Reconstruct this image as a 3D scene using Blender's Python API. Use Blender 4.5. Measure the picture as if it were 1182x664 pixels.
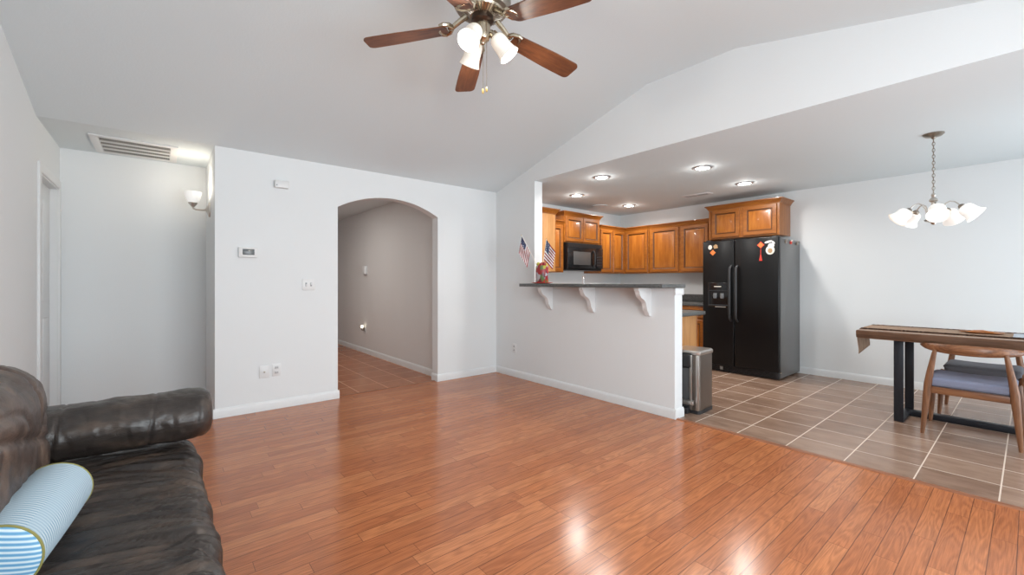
import bpy, bmesh, math, random
from math import sin, cos, pi, radians, sqrt
from mathutils import Vector, Matrix, noise

for o in list(bpy.data.objects):
    bpy.data.objects.remove(o)
SC = bpy.context.scene
COL = SC.collection
random.seed(7)

# ------------------------------------------------------------------ camera, world, light, exposure
cam_d = bpy.data.cameras.new('camera')
cam = bpy.data.objects.new('camera', cam_d)
COL.objects.link(cam)
cam.location = (0, 0, 1.22)
cam.rotation_euler = (radians(90), 0, radians(50.5 - 90))
cam_d.sensor_width = 36
cam_d.lens = 493 / 1182 * 36
cam_d.shift_y = -6.15 / 1182
cam_d.clip_start = .03
SC.camera = cam

SC.view_settings.view_transform = 'Standard'
SC.view_settings.look = 'None'
SC.view_settings.gamma = 1
SC.view_settings.exposure = 0.06
SC.view_settings.use_curve_mapping = False

W = bpy.data.worlds.new('sky')
SC.world = W
W.use_nodes = True
W.node_tree.nodes['Background'].inputs[0].default_value = (.80, .90, 1.0, 1)
W.node_tree.nodes['Background'].inputs[1].default_value = 1.6


def lamp(name, loc, power, col, r=.03):
    d = bpy.data.lights.new(name, 'POINT')
    d.energy = power
    d.color = col
    d.shadow_soft_size = r
    o = bpy.data.objects.new(name, d)
    o.location = loc
    COL.objects.link(o)
    return o


def area(name, loc, rot, sx, sy, power, col=(1, 1, 1), shape='RECTANGLE', spread=180):
    d = bpy.data.lights.new(name, 'AREA')
    d.shape = shape
    d.size = sx
    d.size_y = sy
    d.energy = power
    d.color = col
    d.spread = radians(spread)
    o = bpy.data.objects.new(name, d)
    o.location = loc
    o.rotation_euler = rot
    COL.objects.link(o)
    return o


# daylight just outside the windows of the near wall, shining in along +Y
area('daylight_living_window', (1.35, -1.62, 1.35), (radians(90), 0, 0), 2.7, 1.6, 158, (.85, .945, 1.0))
area('daylight_patio_door', (5.2, -1.62, 1.1), (radians(90), 0, 0), 2.1, 2.1, 55, (.85, .94, 1.0))
# ceiling lamps of the hall and the alcove that the picture does not show
area('hall_lamp', (1.25, 6.6, 2.40), (0, 0, 0), 1.0, 1.0, 18, (1, .95, .90), 'DISK')

# ------------------------------------------------------------------ node helpers


class NT:
    def __init__(s, m):
        m.use_nodes = True
        s.t = m.node_tree
        s.b = s.t.nodes['Principled BSDF']

    def n(s, typ, **kw):
        nd = s.t.nodes.new(typ)
        for k, v in kw.items():
            setattr(nd, k, v)
        return nd

    def put(s, sock, v):
        if isinstance(v, bpy.types.NodeSocket):
            s.t.links.new(v, sock)
        elif v is not None:
            if hasattr(sock, 'default_value'):
                try:
                    sock.default_value = v
                except Exception:
                    sock.default_value = (*v, 1) if len(v) == 3 else v

    def m(s, op, a, b=None, c=None):
        nd = s.n('ShaderNodeMath', operation=op)
        s.put(nd.inputs[0], a)
        if b is not None:
            s.put(nd.inputs[1], b)
        if c is not None:
            s.put(nd.inputs[2], c)
        return nd.outputs[0]

    def obj(s):
        return s.n('ShaderNodeTexCoord').outputs['Object']

    def sep(s, v):
        nd = s.n('ShaderNodeSeparateXYZ')
        s.put(nd.inputs[0], v)
        return nd.outputs

    def comb(s, x, y, z=0.0):
        nd = s.n('ShaderNodeCombineXYZ')
        for i, q in enumerate((x, y, z)):
            s.put(nd.inputs[i], q)
        return nd.outputs[0]

    def scale(s, v, sc):
        nd = s.n('ShaderNodeVectorMath', operation='MULTIPLY')
        s.put(nd.inputs[0], v)
        nd.inputs[1].default_value = sc
        return nd.outputs[0]

    def noise(s, v, scale=5, detail=3, rough=.5, dist=0.0):
        nd = s.n('ShaderNodeTexNoise')
        s.put(nd.inputs['Vector'], v)
        nd.inputs['Scale'].default_value = scale
        nd.inputs['Detail'].default_value = detail
        nd.inputs['Roughness'].default_value = rough
        nd.inputs['Distortion'].default_value = dist
        return nd.outputs[0]

    def white(s, v):
        nd = s.n('ShaderNodeTexWhiteNoise', noise_dimensions='3D')
        s.put(nd.inputs['Vector'], v)
        return nd.outputs['Value']

    def ramp(s, f, stops):
        nd = s.n('ShaderNodeValToRGB')
        e = nd.color_ramp.elements
        while len(e) < len(stops):
            e.new(.5)
        for q, (p, c) in zip(e, stops):
            q.position = p
            q.color = (*c, 1)
        s.put(nd.inputs[0], f)
        return nd.outputs[0]

    def mix(s, f, a, b, mode='MIX'):
        nd = s.n('ShaderNodeMix', data_type='RGBA', blend_type=mode)
        s.put(nd.inputs[0], f)
        s.put(nd.inputs[6], (*a, 1) if isinstance(a, tuple) else a)
        s.put(nd.inputs[7], (*b, 1) if isinstance(b, tuple) else b)
        return nd.outputs[2]

    def bump(s, h, strength=.2, dist=.01):
        nd = s.n('ShaderNodeBump')
        nd.inputs['Strength'].default_value = strength
        nd.inputs['Distance'].default_value = dist
        s.put(nd.inputs['Height'], h)
        s.t.links.new(nd.outputs[0], s.b.inputs['Normal'])

    def set(s, **kw):
        for k, v in kw.items():
            s.put(s.b.inputs[k.replace('_', ' ')], v)


def mat(name, col=(.8, .8, .8), rough=.5, metal=0.0, emit=None, es=0.0, coat=0.0):
    m = bpy.data.materials.new(name)
    t = NT(m)
    t.b.inputs['Base Color'].default_value = (*col, 1)
    t.b.inputs['Roughness'].default_value = rough
    t.b.inputs['Metallic'].default_value = metal
    t.b.inputs['Coat Weight'].default_value = coat
    if emit:
        t.b.inputs['Emission Color'].default_value = (*emit, 1)
        t.b.inputs['Emission Strength'].default_value = es
    return m


def paint(name, col, bump=.12, sc=95):
    m = mat(name, col, .75)
    t = NT(m)
    p = t.obj()
    h = t.noise(p, sc, 2, .5)
    t.bump(h, bump, .004)
    return m


def wood(name, dark, mid, light, axis='z', rough=.35, sc=1.0, coat=0.0):
    """straight grained timber, grain running along the given local axis"""
    m = mat(name, mid, rough, coat=coat)
    t = NT(m)
    f = {'x': (1.2, 14, 14), 'y': (14, 1.2, 14), 'z': (14, 14, 1.2)}[axis]
    p = t.scale(t.obj(), tuple(v * sc for v in f))
    n1 = t.noise(p, 1.6, 6, .62, .9)
    n2 = t.noise(p, 7, 3, .6)
    v = t.m('ADD', t.m('MULTIPLY', n1, .72), t.m('MULTIPLY', n2, .28))
    c = t.ramp(v, [(.34, dark), (.5, mid), (.68, light)])
    t.set(Base_Color=c)
    t.bump(n2, .05, .002)
    return m


# ------------------------------------------------------------------ materials
M = {}
M['wall'] = paint('wall_paint', (.775, .795, .80))
M['ceil'] = paint('ceiling_paint', (.725, .785, .805), .18, 70)
M['hallwall'] = paint('hall_paint', (.72, .71, .70))
M['trim'] = mat('trim_paint', (.755, .765, .765), .42)
M['plastic'] = mat('white_plastic', (.76, .76, .755), .35)
M['plastic_grey'] = mat('grey_plastic', (.30, .31, .32), .35)
M['dark'] = mat('dark_void', (.015, .014, .013), .6)
M['nickel'] = mat('brushed_nickel', (.62, .58, .53), .28, 1.0)
M['brass'] = mat('antique_brass', (.50, .43, .33), .25, 1.0)
M['pewter'] = mat('pewter', (.32, .28, .235), .3, 1.0)
M['chrome'] = mat('chrome', (.85, .86, .88), .08, 1.0)
M['lampglass'] = mat('frosted_glass_warm', (.9, .88, .84), .3, emit=(1, .80, .55), es=.25)
M['lampglass_c'] = mat('frosted_glass_cool', (.92, .92, .9), .3, emit=(1, .95, .88), es=.32)
M['bulb'] = mat('lit_bulb', (1, .95, .85), .3, emit=(1, .82, .58), es=8)
M['lens'] = mat('downlight_lens', (1, 1, 1), .4, emit=(1, .95, .88), es=30)
M['maple'] = wood('honey_maple', (.24, .068, .008), (.335, .105, .012), (.43, .155, .023), 'z', .32, coat=.2)
M['maple_h'] = wood('honey_maple_rail', (.20, .058, .008), (.28, .088, .011), (.37, .135, .021), 'x', .32, coat=.2)
M['groove'] = mat('dark_groove', (.11, .036, .007), .4)  # darker brown set on the groove faces of the cabinet doors
M['maple_side'] = wood('pale_maple', (.42, .185, .055), (.52, .245, .08), (.60, .31, .12), 'z', .45)
M['blade'] = wood('walnut_blade', (.058, .018, .007), (.125, .041, .016), (.20, .072, .028), 'x', .42, 1.3)
M['walnut'] = wood('walnut', (.085, .032, .014), (.20, .082, .035), (.33, .155, .075), 'z', .38, 1.2)
M['walnut_y'] = wood('walnut_slab', (.19, .10, .056), (.33, .19, .115), (.45, .29, .19), 'y', .33, .9)
M['walnut_x'] = wood('walnut_crest', (.085, .032, .014), (.22, .088, .037), (.35, .16, .075), 'x', .33, 1.2)
M['black_iron'] = mat('black_iron', (.018, .020, .027), .42, .3)
M['black_gloss'] = mat('black_gloss', (.010, .010, .011), .16)
M['black_enamel'] = mat('black_enamel', (.006, .006, .0065), .30)
M['black_enamel'].node_tree.nodes['Principled BSDF'].inputs['Specular IOR Level'].default_value = .28
M['black_panel'] = mat('black_plastic', (.022, .022, .024), .4)
M['fridge_side'] = mat('fridge_side', (.145, .143, .14), .30)
M['steel'] = mat('stainless_steel', (.60, .57, .54), .30, 1.0)
M['steel_dark'] = mat('brushed_steel', (.235, .205, .182), .38, 1.0)
M['seat_blue'] = mat('blue_grey_fabric', (.24, .26, .36), .85)
M['seat_grey'] = mat('charcoal_fabric', (.12, .12, .135), .85)
M['red'] = mat('red_paper', (.75, .05, .03), .5)
M['orange'] = mat('orange_paper', (.85, .22, .05), .5)
M['cream'] = mat('cream_paper', (.85, .80, .72), .55)
M['tan'] = mat('tan_paper', (.45, .28, .14), .55)
M['gold'] = mat('gold', (.55, .40, .15), .35, .6)
M['piping'] = mat('olive_piping', (.28, .25, .07), .7)
M['white_fabric'] = mat('white_cloth', (.82, .80, .78), .8)
M['flag_red'] = mat('flag_red', (.27, .012, .025), .8)
M['flag_white'] = mat('flag_white', (.74, .72, .70), .8)
M['leafwood'] = mat('orange_wood', (.42, .16, .05), .35)
M['placemat'] = mat('placemat', (.36, .42, .50), .3)

for k, s, c in (('seat_blue', 260, None), ('seat_grey', 260, None)):
    t = NT(M[k])
    t.bump(t.noise(t.obj(), s, 2), .25, .003)

# brushed streaks on the bin
t = NT(M['steel_dark'])
t.set(Roughness=t.m('MULTIPLY_ADD', t.noise(t.scale(t.obj(), (90, 90, 1.5)), 3, 3), .25, .25))

# leather
m = M['leather'] = mat('brown_leather', (.03, .024, .02), .33)
t = NT(m)
p = t.obj()
n1 = t.noise(t.scale(p, (2.2, 5, 4)), 2.2, 5, .6, .4)
n2 = t.noise(p, 140, 2, .5)
c = t.ramp(n1, [(.38, (.024, .019, .0175)), (.53, (.042, .032, .027)), (.74, (.10, .068, .050))])
t.set(Base_Color=c, Roughness=t.m('MULTIPLY_ADD', n1, .26, .22))
n3 = t.noise(t.scale(p, (5, 26, 16)), 1.6, 4, .6, 1.2)
n3 = t.m('POWER', t.m('MULTIPLY', t.m('ABSOLUTE', t.m('SUBTRACT', n3, .5)), 4.0), .5)
t.bump(t.m('ADD', t.m('MULTIPLY', n2, .15), t.m('ADD', t.m('MULTIPLY', n1, .5), n3)), .2, .006)
m = M['leather_b'] = mat('brown_leather_back', (.05, .036, .03), .45)
t = NT(m)
p = t.obj()
n1 = t.noise(t.scale(p, (3, 4, 2.2)), 2.4, 5, .6, .5)
c = t.ramp(n1, [(.34, (.036, .026, .022)), (.52, (.072, .050, .042)), (.72, (.16, .108, .080))])
t.set(Base_Color=c, Roughness=.42)
n3 = t.noise(t.scale(p, (9, 6, 12)), 1.2, 4, .6, 1.6)
n3 = t.m('POWER', t.m('MULTIPLY', t.m('ABSOLUTE', t.m('SUBTRACT', n3, .5)), 4.0), .5)
t.bump(t.m('ADD', t.m('MULTIPLY', t.noise(p, 120, 2), .2), n3), .16, .006)

# laminate worktop
m = M['laminate'] = mat('dark_laminate', (.08, .08, .08), .28)
t = NT(m)
c = t.ramp(t.noise(t.obj(), 160, 3, .7), [(.38, (.035, .037, .036)), (.52, (.085, .088, .085)), (.66, (.20, .20, .195))])
t.set(Base_Color=c)

# hardwood strip floor, boards along X
m = M['floor'] = mat('oak_strip_floor', (.4, .14, .06), .28)
t = NT(m)
x, y, z = t.sep(t.obj())
BW, BL = .0815, .82
yr = t.m('DIVIDE', t.m('ADD', y, 20.012), BW)
row = t.m('FLOOR', yr)
fy = t.m('FRACT', yr)
r1 = t.white(t.comb(row, 3.7))
bl = t.m('MULTIPLY_ADD', t.white(t.comb(row, 11.3)), .5, .75)
xs = t.m('DIVIDE', t.m('ADD', x, t.m('MULTIPLY', r1, 9.0)), t.m('MULTIPLY', bl, BL))
xs = t.m('ADD', xs, 50.0)
col = t.m('FLOOR', xs)
fx = t.m('FRACT', xs)
idv = t.white(t.comb(row, col, 1.0))
id2 = t.white(t.comb(row, col, 7.0))
gv = t.comb(t.m('MULTIPLY_ADD', idv, 37, t.m('MULTIPLY', x, 1.25)), t.m('MULTIPLY_ADD', id2, 19, t.m('MULTIPLY', y, 13)), t.m('MULTIPLY', idv, 11))
g1 = t.noise(gv, 1.0, 2, .5, .35)
rings = t.m('SINE', t.m('MULTIPLY', g1, 74))
fine = t.noise(t.comb(t.m('MULTIPLY', x, 9), t.m('MULTIPLY', y, 260), idv), 1.0, 3, .6)
base = t.ramp(idv, [(.0, (.390, .124, .046)), (.35, (.430, .142, .053)), (.7, (.462, .158, .060)), (1.0, (.50, .182, .072))])
sh = t.m('ADD', t.m('MULTIPLY_ADD', rings, .12, .97), t.m('MULTIPLY_ADD', fine, .9, -.45))
c = t.mix(1.0, base, t.comb(sh, sh, sh), 'MULTIPLY')
# joints between the boards
gy = t.m('LESS_THAN', t.m('MINIMUM', fy, t.m('SUBTRACT', 1.0, fy)), .021)
gx = t.m('LESS_THAN', fx, .003)
gap = t.m('MAXIMUM', gy, gx)
c = t.mix(t.m('MULTIPLY', gap, .8), c, (.09, .03, .014))
t.set(Base_Color=c, Roughness=t.m('MULTIPLY_ADD', fine, .10, .15))
t.b.inputs['Specular IOR Level'].default_value = .42
t.bump(t.m('SUBTRACT', t.m('MULTIPLY', fine, .25), gap), .10, .002)


def tile_mat(name, ox, oy, sx, sy, stops, grout):
    m = mat(name, stops[1][1], .35)
    t = NT(m)
    x, y, z = t.sep(t.obj())
    ux = t.m('ADD', t.m('DIVIDE', t.m('SUBTRACT', x, ox), sx), 40.0)
    uy = t.m('ADD', t.m('DIVIDE', t.m('SUBTRACT', y, oy), sy), 40.0)
    fx, fy = t.m('FRACT', ux), t.m('FRACT', uy)
    idv = t.white(t.comb(t.m('FLOOR', ux), t.m('FLOOR', uy)))
    st = t.noise(t.comb(t.m('MULTIPLY_ADD', idv, 9, t.m('MULTIPLY', x, 11)), t.m('MULTIPLY_ADD', idv, 17, t.m('MULTIPLY', y, 4)), idv), 1.0, 5, .6, .4)
    v = t.m('ADD', t.m('MULTIPLY', st, .8), t.m('MULTIPLY', idv, .2))
    c = t.ramp(v, stops)
    dx = t.m('MULTIPLY', t.m('MINIMUM', fx, t.m('SUBTRACT', 1.0, fx)), sx)
    dy = t.m('MULTIPLY', t.m('MINIMUM', fy, t.m('SUBTRACT', 1.0, fy)), sy)
    g = t.m('LESS_THAN', t.m('MINIMUM', dx, dy), .0036)
    c = t.mix(g, c, grout)
    t.set(Base_Color=c, Roughness=t.m('MULTIPLY_ADD', g, .4, .26))
    t.bump(t.m('SUBTRACT', t.m('MULTIPLY', st, .2), g), .15, .003)
    return m


M['tile'] = tile_mat('kitchen_tile', 3.895, .11, .3425, .3495,
                     [(.28, (.205, .122, .082)), (.5, (.290, .182, .128)), (.72, (.37, .248, .180))], (.70, .57, .47))
M['halltile'] = tile_mat('hall_tile', 1.70, 5.02, .336, .3495,
                         [(.25, (.31, .098, .037)), (.5, (.37, .125, .048)), (.75, (.43, .16, .068))], (.75, .42, .25))

# window pane: clear with a faint reflection
m = M['pane'] = bpy.data.materials.new('window_pane')
m.use_nodes = True
nt = m.node_tree
nt.nodes.clear()
o_ = nt.nodes.new('ShaderNodeOutputMaterial')
mx = nt.nodes.new('ShaderNodeMixShader')
tr = nt.nodes.new('ShaderNodeBsdfTransparent')
gl = nt.nodes.new('ShaderNodeBsdfGlossy')
gl.inputs['Roughness'].default_value = .02
mx.inputs[0].default_value = .06
nt.links.new(tr.outputs[0], mx.inputs[1])
nt.links.new(gl.outputs[0], mx.inputs[2])
nt.links.new(mx.outputs[0], o_.inputs[0])

# bolster fabric: fine pale cross threads on light blue
m = M['bolster'] = mat('blue_woven_fabric', (.42, .58, .72), .8)
t = NT(m)
x, y, z = t.sep(t.obj())
ang = t.m('ARCTAN2', z, x)
band = t.m('GREATER_THAN', t.m('SINE', t.m('MULTIPLY', ang, 7.0)), .0)
l1 = t.m('SINE', t.m('MULTIPLY', y, 560.0))
l2 = t.m('MULTIPLY', t.m('SINE', t.m('MULTIPLY', y, 560.0)), .4)
ln = t.m('ADD', t.m('MULTIPLY', l1, band), t.m('MULTIPLY', l2, t.m('SUBTRACT', 1.0, band)))
c = t.ramp(t.m('MULTIPLY_ADD', ln, .5, .5), [(.1, (.24, .38, .50)), (.5, (.42, .55, .64)), (.9, (.60, .69, .74))])
t.set(Base_Color=c)
t.bump(ln, .12, .0015)
m = M['bolster_end'] = mat('blue_ribbed_fabric', (.3, .55, .75), .8)
t = NT(m)
x, y, z = t.sep(t.obj())
s_ = t.m('SINE', t.m('MULTIPLY', t.m('ADD', z, t.m('MULTIPLY', x, .35)), 520.0))
c = t.ramp(t.m('MULTIPLY_ADD', s_, .5, .5), [(.2, (.14, .36, .58)), (.6, (.40, .60, .74)), (.95, (.72, .80, .84))])
t.set(Base_Color=c)

# flag canton: blue with pale dots
m = M['canton'] = mat('flag_canton', (.03, .04, .10), .75)
t = NT(m)
vo = t.n('ShaderNodeTexVoronoi', feature='F1')
vo.inputs['Scale'].default_value = 60
vo.inputs['Randomness'].default_value = .2
t.put(vo.inputs['Vector'], t.obj())
t.set(Base_Color=t.mix(t.m('LESS_THAN', vo.outputs['Distance'], .26), (.035, .045, .10), (.6, .6, .62)))

# painted tin: patches of red, yellow, green and grey
m = M['tin'] = mat('painted_tin', (.5, .3, .2), .35)
t = NT(m)
vo = t.n('ShaderNodeTexVoronoi', feature='F1')
vo.inputs['Scale'].default_value = 30
t.put(vo.inputs['Vector'], t.scale(t.obj(), (1, 1, .55)))
h_ = t.sep(vo.outputs['Color'])[0]
r_ = t.n('ShaderNodeValToRGB')
r_.color_ramp.interpolation = 'CONSTANT'
e_ = r_.color_ramp.elements
for pp, cc in ((.0, (.30, .02, .025)), (.3, (.42, .36, .04)), (.48, (.10, .16, .05)), (.64, (.38, .40, .42)), (.82, (.12, .03, .04))):
    q = e_.new(pp) if pp > 0 else e_[0]
    q.color = (*cc, 1)
e_[-1].color = (.25, .03, .03, 1)
t.put(r_.inputs[0], h_)
t.set(Base_Color=r_.outputs[0])

# table runner weave
m = M['runner'] = mat('runner_cloth', (.30, .18, .11), .8)
t = NT(m)
c = t.ramp(t.noise(t.scale(t.obj(), (40, 6, 6)), 2, 4, .6), [(.3, (.20, .12, .075)), (.5, (.33, .21, .135)), (.7, (.44, .31, .205))])
t.set(Base_Color=c)
M['fringe'] = mat('runner_fringe', (.06, .03, .018), .8)

# ------------------------------------------------------------------ mesh helpers


class MB:
    def __init__(s):
        s.bm = bmesh.new()

    def box(s, x0, x1, y0, y1, z0, z1, bev=0.0, seg=2):
        r = bmesh.ops.create_cube(s.bm, size=1)
        for v in r['verts']:
            v.co = Vector(((x0 + x1) / 2 + v.co.x * (x1 - x0), (y0 + y1) / 2 + v.co.y * (y1 - y0), (z0 + z1) / 2 + v.co.z * (z1 - z0)))
        if bev:
            ed = list({e for v in r['verts'] for e in v.link_edges})
            bmesh.ops.bevel(s.bm, geom=ed, offset=bev, segments=seg, affect='EDGES', profile=.5)
        return s

    def prism(s, poly, lo, hi, axis='y'):
        """poly in the plane normal to axis, extruded between lo and hi. x: (y,z)  y: (x,z)  z: (x,y)"""
        def P(a, b, c):
            return {'x': (c, a, b), 'y': (a, c, b), 'z': (a, b, c)}[axis]
        v0 = [s.bm.verts.new(P(a, b, lo)) for a, b in poly]
        v1 = [s.bm.verts.new(P(a, b, hi)) for a, b in poly]
        s.bm.faces.new(v0)
        s.bm.faces.new(v1[::-1])
        n = len(poly)
        for i in range(n):
            s.bm.faces.new((v0[i], v1[i], v1[(i + 1) % n], v0[(i + 1) % n]))
        return s

    def rings(s, rs, cap0=True, cap1=True, closed=False):
        """loft closed loops of equal length"""
        L = [[s.bm.verts.new(p) for p in r] for r in rs]
        n = len(L[0])
        K = len(L)
        for k in range(K if closed else K - 1):
            a, b = L[k], L[(k + 1) % K]
            for i in range(n):
                s.bm.faces.new((a[i], a[(i + 1) % n], b[(i + 1) % n], b[i]))
        if not closed:
            if cap0:
                s.bm.faces.new(L[0][::-1])
            if cap1:
                s.bm.faces.new(L[-1])
        return s

    def tube(s, pts, rad, seg=12, cap=True, ell=None, closed=False):
        pts = [Vector(p) for p in pts]
        n = len(pts)
        rad = rad if isinstance(rad, (list, tuple)) else [rad] * n
        rs = []
        up = None
        for i, p in enumerate(pts):
            if closed:
                d = (pts[(i + 1) % n] - pts[i - 1]).normalized()
            else:
                d = (pts[min(i + 1, n - 1)] - pts[max(i - 1, 0)]).normalized()
            if up is None:
                up = Vector((0, 0, 1)) if abs(d.z) < .9 else Vector((1, 0, 0))
            a = d.cross(up).normalized()
            b = a.cross(d).normalized()
            up = b
            e = ell[i] if ell else (1, 1)
            rs.append([p + (a * cos(2 * pi * k / seg) * e[0] + b * sin(2 * pi * k / seg) * e[1]) * rad[i] for k in range(seg)])
        return s.rings(rs, cap, cap, closed)

    def lathe(s, prof, mtx=None, seg=24, cap0=False, cap1=False):
        mtx = mtx or Matrix()
        rs = [[mtx @ Vector((r * cos(2 * pi * k / seg), r * sin(2 * pi * k / seg), z)) for k in range(seg)] for r, z in prof]
        return s.rings(rs, cap0, cap1)

    def ball(s, c, r, sc=(1, 1, 1), seg=16):
        q = bmesh.ops.create_uvsphere(s.bm, u_segments=seg, v_segments=max(8, seg // 2), radius=r)
        for v in q['verts']:
            v.co = Vector(c) + Vector((v.co.x * sc[0], v.co.y * sc[1], v.co.z * sc[2]))
        return s

    def grid(s, fn, nu, nv):
        V = [[s.bm.verts.new(fn(i / nu, j / nv)) for j in range(nv + 1)] for i in range(nu + 1)]
        F = []
        for i in range(nu):
            for j in range(nv):
                F.append(s.bm.faces.new((V[i][j], V[i + 1][j], V[i + 1][j + 1], V[i][j + 1])))
        return F

    def cushion(s, x0, x1, y0, y1, z0, z1, r, n=(40, 40, 12), disp=None):
        """rounded block on a fine grid, displaced along its normal"""
        lo, hi = Vector((x0, y0, z0)), Vector((x1, y1, z1))
        seen = {}

        def vert(p):
            k = tuple(round(q, 5) for q in p)
            if k in seen:
                return seen[k]
            p = Vector(p)
            c = Vector([min(max(p[i], lo[i] + r), hi[i] - r) for i in range(3)])
            d = p - c
            if d.length > 1e-9:
                d.normalize()
                q = c + d * r
                nn = d
            else:
                q, nn = p, Vector((0, 0, 1))
            if disp:
                q = q + nn * disp(q, nn)
            seen[k] = s.bm.verts.new(q)
            return seen[k]

        def T(i, a):
            u = i / n[a]
            u = .5 - .5 * cos(pi * u) if True else u
            return lo[a] + (hi[a] - lo[a]) * (u * .6 + (i / n[a]) * .4)
        for ax in range(3):
            b, c = (ax + 1) % 3, (ax + 2) % 3
            for side in (0, 1):
                for i in range(n[b]):
                    for j in range(n[c]):
                        q = []
                        for di, dj in ((0, 0), (1, 0), (1, 1), (0, 1)):
                            p = [0, 0, 0]
                            p[ax] = hi[ax] if side else lo[ax]
                            p[b] = T(i + di, b)
                            p[c] = T(j + dj, c)
                            q.append(vert(p))
                        if not side:
                            q = q[::-1]
                        try:
                            s.bm.faces.new(q)
                        except ValueError:
                            pass
        return s

    def build(s, name, material, parent=None, loc=None, rot=None, ang=35, fix=True):
        if fix:
            bmesh.ops.recalc_face_normals(s.bm, faces=s.bm.faces)
        me = bpy.data.meshes.new(name)
        s.bm.to_mesh(me)
        s.bm.free()
        mats = material if isinstance(material, (list, tuple)) else [material]
        for q in mats:
            me.materials.append(q)
        me.polygons.foreach_set('use_smooth', [True] * len(me.polygons))
        me.set_sharp_from_angle(angle=radians(ang))
        o = bpy.data.objects.new(name, me)
        COL.objects.link(o)
        if parent:
            o.parent = parent
        if loc:
            o.location = loc
        if rot:
            o.rotation_euler = rot
        return o


def tag(o, label=None, cat=None, group=None, kind=None):
    if label:
        o['label'] = label
    if cat:
        o['category'] = cat
    if group:
        o['group'] = group
    if kind:
        o['kind'] = kind
    return o


def thing(name, label, cat, loc=(0, 0, 0), rz=0.0, group=None):
    o = bpy.data.objects.new(name, None)
    o.empty_display_size = .05
    COL.objects.link(o)
    o.location = loc
    o.rotation_euler = (0, 0, rz)
    return tag(o, label, cat, group)


def struct(name, mb, m, parent=None, **kw):
    o = mb.build(name, m, parent, **kw)
    o['kind'] = 'structure'
    return o


def copy_tree(o, parent=None):
    c = o.copy()
    COL.objects.link(c)
    c.parent = parent
    for ch in list(o.children):
        copy_tree(ch, c)
    return c


def child_copy(o, rot=None, loc=None, parent=None):
    c = o.copy()
    COL.objects.link(c)
    c.parent = parent or o.parent
    if rot:
        c.rotation_euler = rot
    if loc:
        c.location = loc
    return c


# ------------------------------------------------------------------ the shell
XL, XB, XR = -.70, 3.54, 6.65        # left wall, dividing wall, right wall
YA, YK, YN = 4.63, 4.88, -1.40       # arch wall, kitchen wall, near wall
XB2 = XB + .127
ZC, ZK, ZV = 2.44, 2.46, 3.085       # low ceiling, kitchen ceiling, flat of the vault
AX0, AX1 = 1.443, 2.635              # arch opening
AY1 = 5.59                           # back of the alcove

struct('floor', MB().box(XL - .1, XB + .02, YN - .1, YA + .06, -.08, 0).box(XL - .1, .50, YA + .06, AY1 + .1, -.08, 0), M['floor'])
struct('floor', MB().box(XB + .02, XR + .1, YN - .1, YK + .1, -.08, 0), M['tile'])
struct('floor', MB().box(.50, 3.0, YA + .06, 10.1, -.08, 0), M['halltile'])

# vaulted ceiling over the living room
vp = [(YA, ZC), (2.30, ZV), (1.50, ZV), (YN, ZC)]
up = [(YN - .02, ZC + .1), (1.5, ZV + .1), (2.3, ZV + .1), (YA, ZC + .1)]
struct('ceiling', MB().prism(vp + up, XL, XB, 'x'), M['ceil'])
struct('ceiling', MB().box(XB + .001, XR, YN, YK, ZK, ZK + .012).box(XB2, XR, YN, YK, ZK + .011, ZK + .1), M['ceil'])
struct('ceiling', MB().box(XL, .378, YA, AY1, ZC, ZC + .1), M['ceil'])
struct('ceiling', MB().box(.50, 2.73, YA + .137, 10.0, ZC, ZC + .1), M['ceil'])

# arch wall with its segmental arch
hw = (AX1 - AX0) / 2
rise, spring = .158, 2.014
R_ = (hw * hw + rise * rise) / (2 * rise)
xm, zc_ = (AX0 + AX1) / 2, spring + rise - R_
a0 = math.asin(hw / R_)
arc = [(xm + R_ * sin(a0 - 2 * a0 * i / 24), zc_ + R_ * cos(a0 - 2 * a0 * i / 24)) for i in range(25)]
poly = [(.378, 0), (.378, ZC), (XB, ZC), (XB, 0), (AX1, 0)] + arc + [(AX0, 0)]
struct('wall_back', MB().prism(poly, YA, YA + .137, 'y'), M['wall'])
struct('wall_alcove', MB().box(.378, .50, YA + .137, AY1, 0, ZC), M['wall'])
struct('wall_alcove_back', MB().box(XL, .50, AY1, AY1 + .1, 0, ZC + .1), M['wall'])
struct('wall_hall_right', MB().box(2.73, 2.85, YA + .137, 10.0, 0, ZC + .1), M['hallwall'])
struct('wall_hall_left', MB().box(.50, .60, AY1 + .1, 10.0, 0, ZC + .1).box(.50, .60, YA + .137, AY1 + .1, 0, ZC), M['hallwall'])
struct('wall_hall_end', MB().box(.50, 2.85, 10.0, 10.1, 0, ZC + .1), M['hallwall'])

# wall between living room and kitchen: full height stub and the gable over the opening
YP = 3.86
poly = [(YK, 0), (YK, ZK), (YA, ZK), (YA, ZC), (2.3, ZV), (1.5, ZV), (YN, ZC), (YN, ZK - .02), (YN, ZK - .001), (YP, ZK), (YP, 0)]
poly = [(YK, 0), (YK, ZK), (YA - .06, ZK), (2.3, ZV), (1.5, ZV), (YN + .1, ZK + .012), (YN + .1, ZK + .0006), (YP + .001, ZK + .0006), (YP, ZK - .0004), (YP, 0)]
struct('wall_divider', MB().prism(poly, XB, XB2, 'x'), M['wall'])
struct('wall_bar', MB().box(XB, XB2, 2.015, YP, 0, 1.166), M['wall'])
struct('trim_1', MB().box(XB - .004, XB2 + .012, 2.003, 2.022, 1.105, 1.167, .003), M['trim'])
struct('wall_kitchen', MB().box(XB, XR + .1, YK, YK + .1, 0, ZK + .1), M['wall'])
struct('wall_right', MB().box(XR, XR + .1, YN, YK, 0, ZK + .1), M['wall'])

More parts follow.
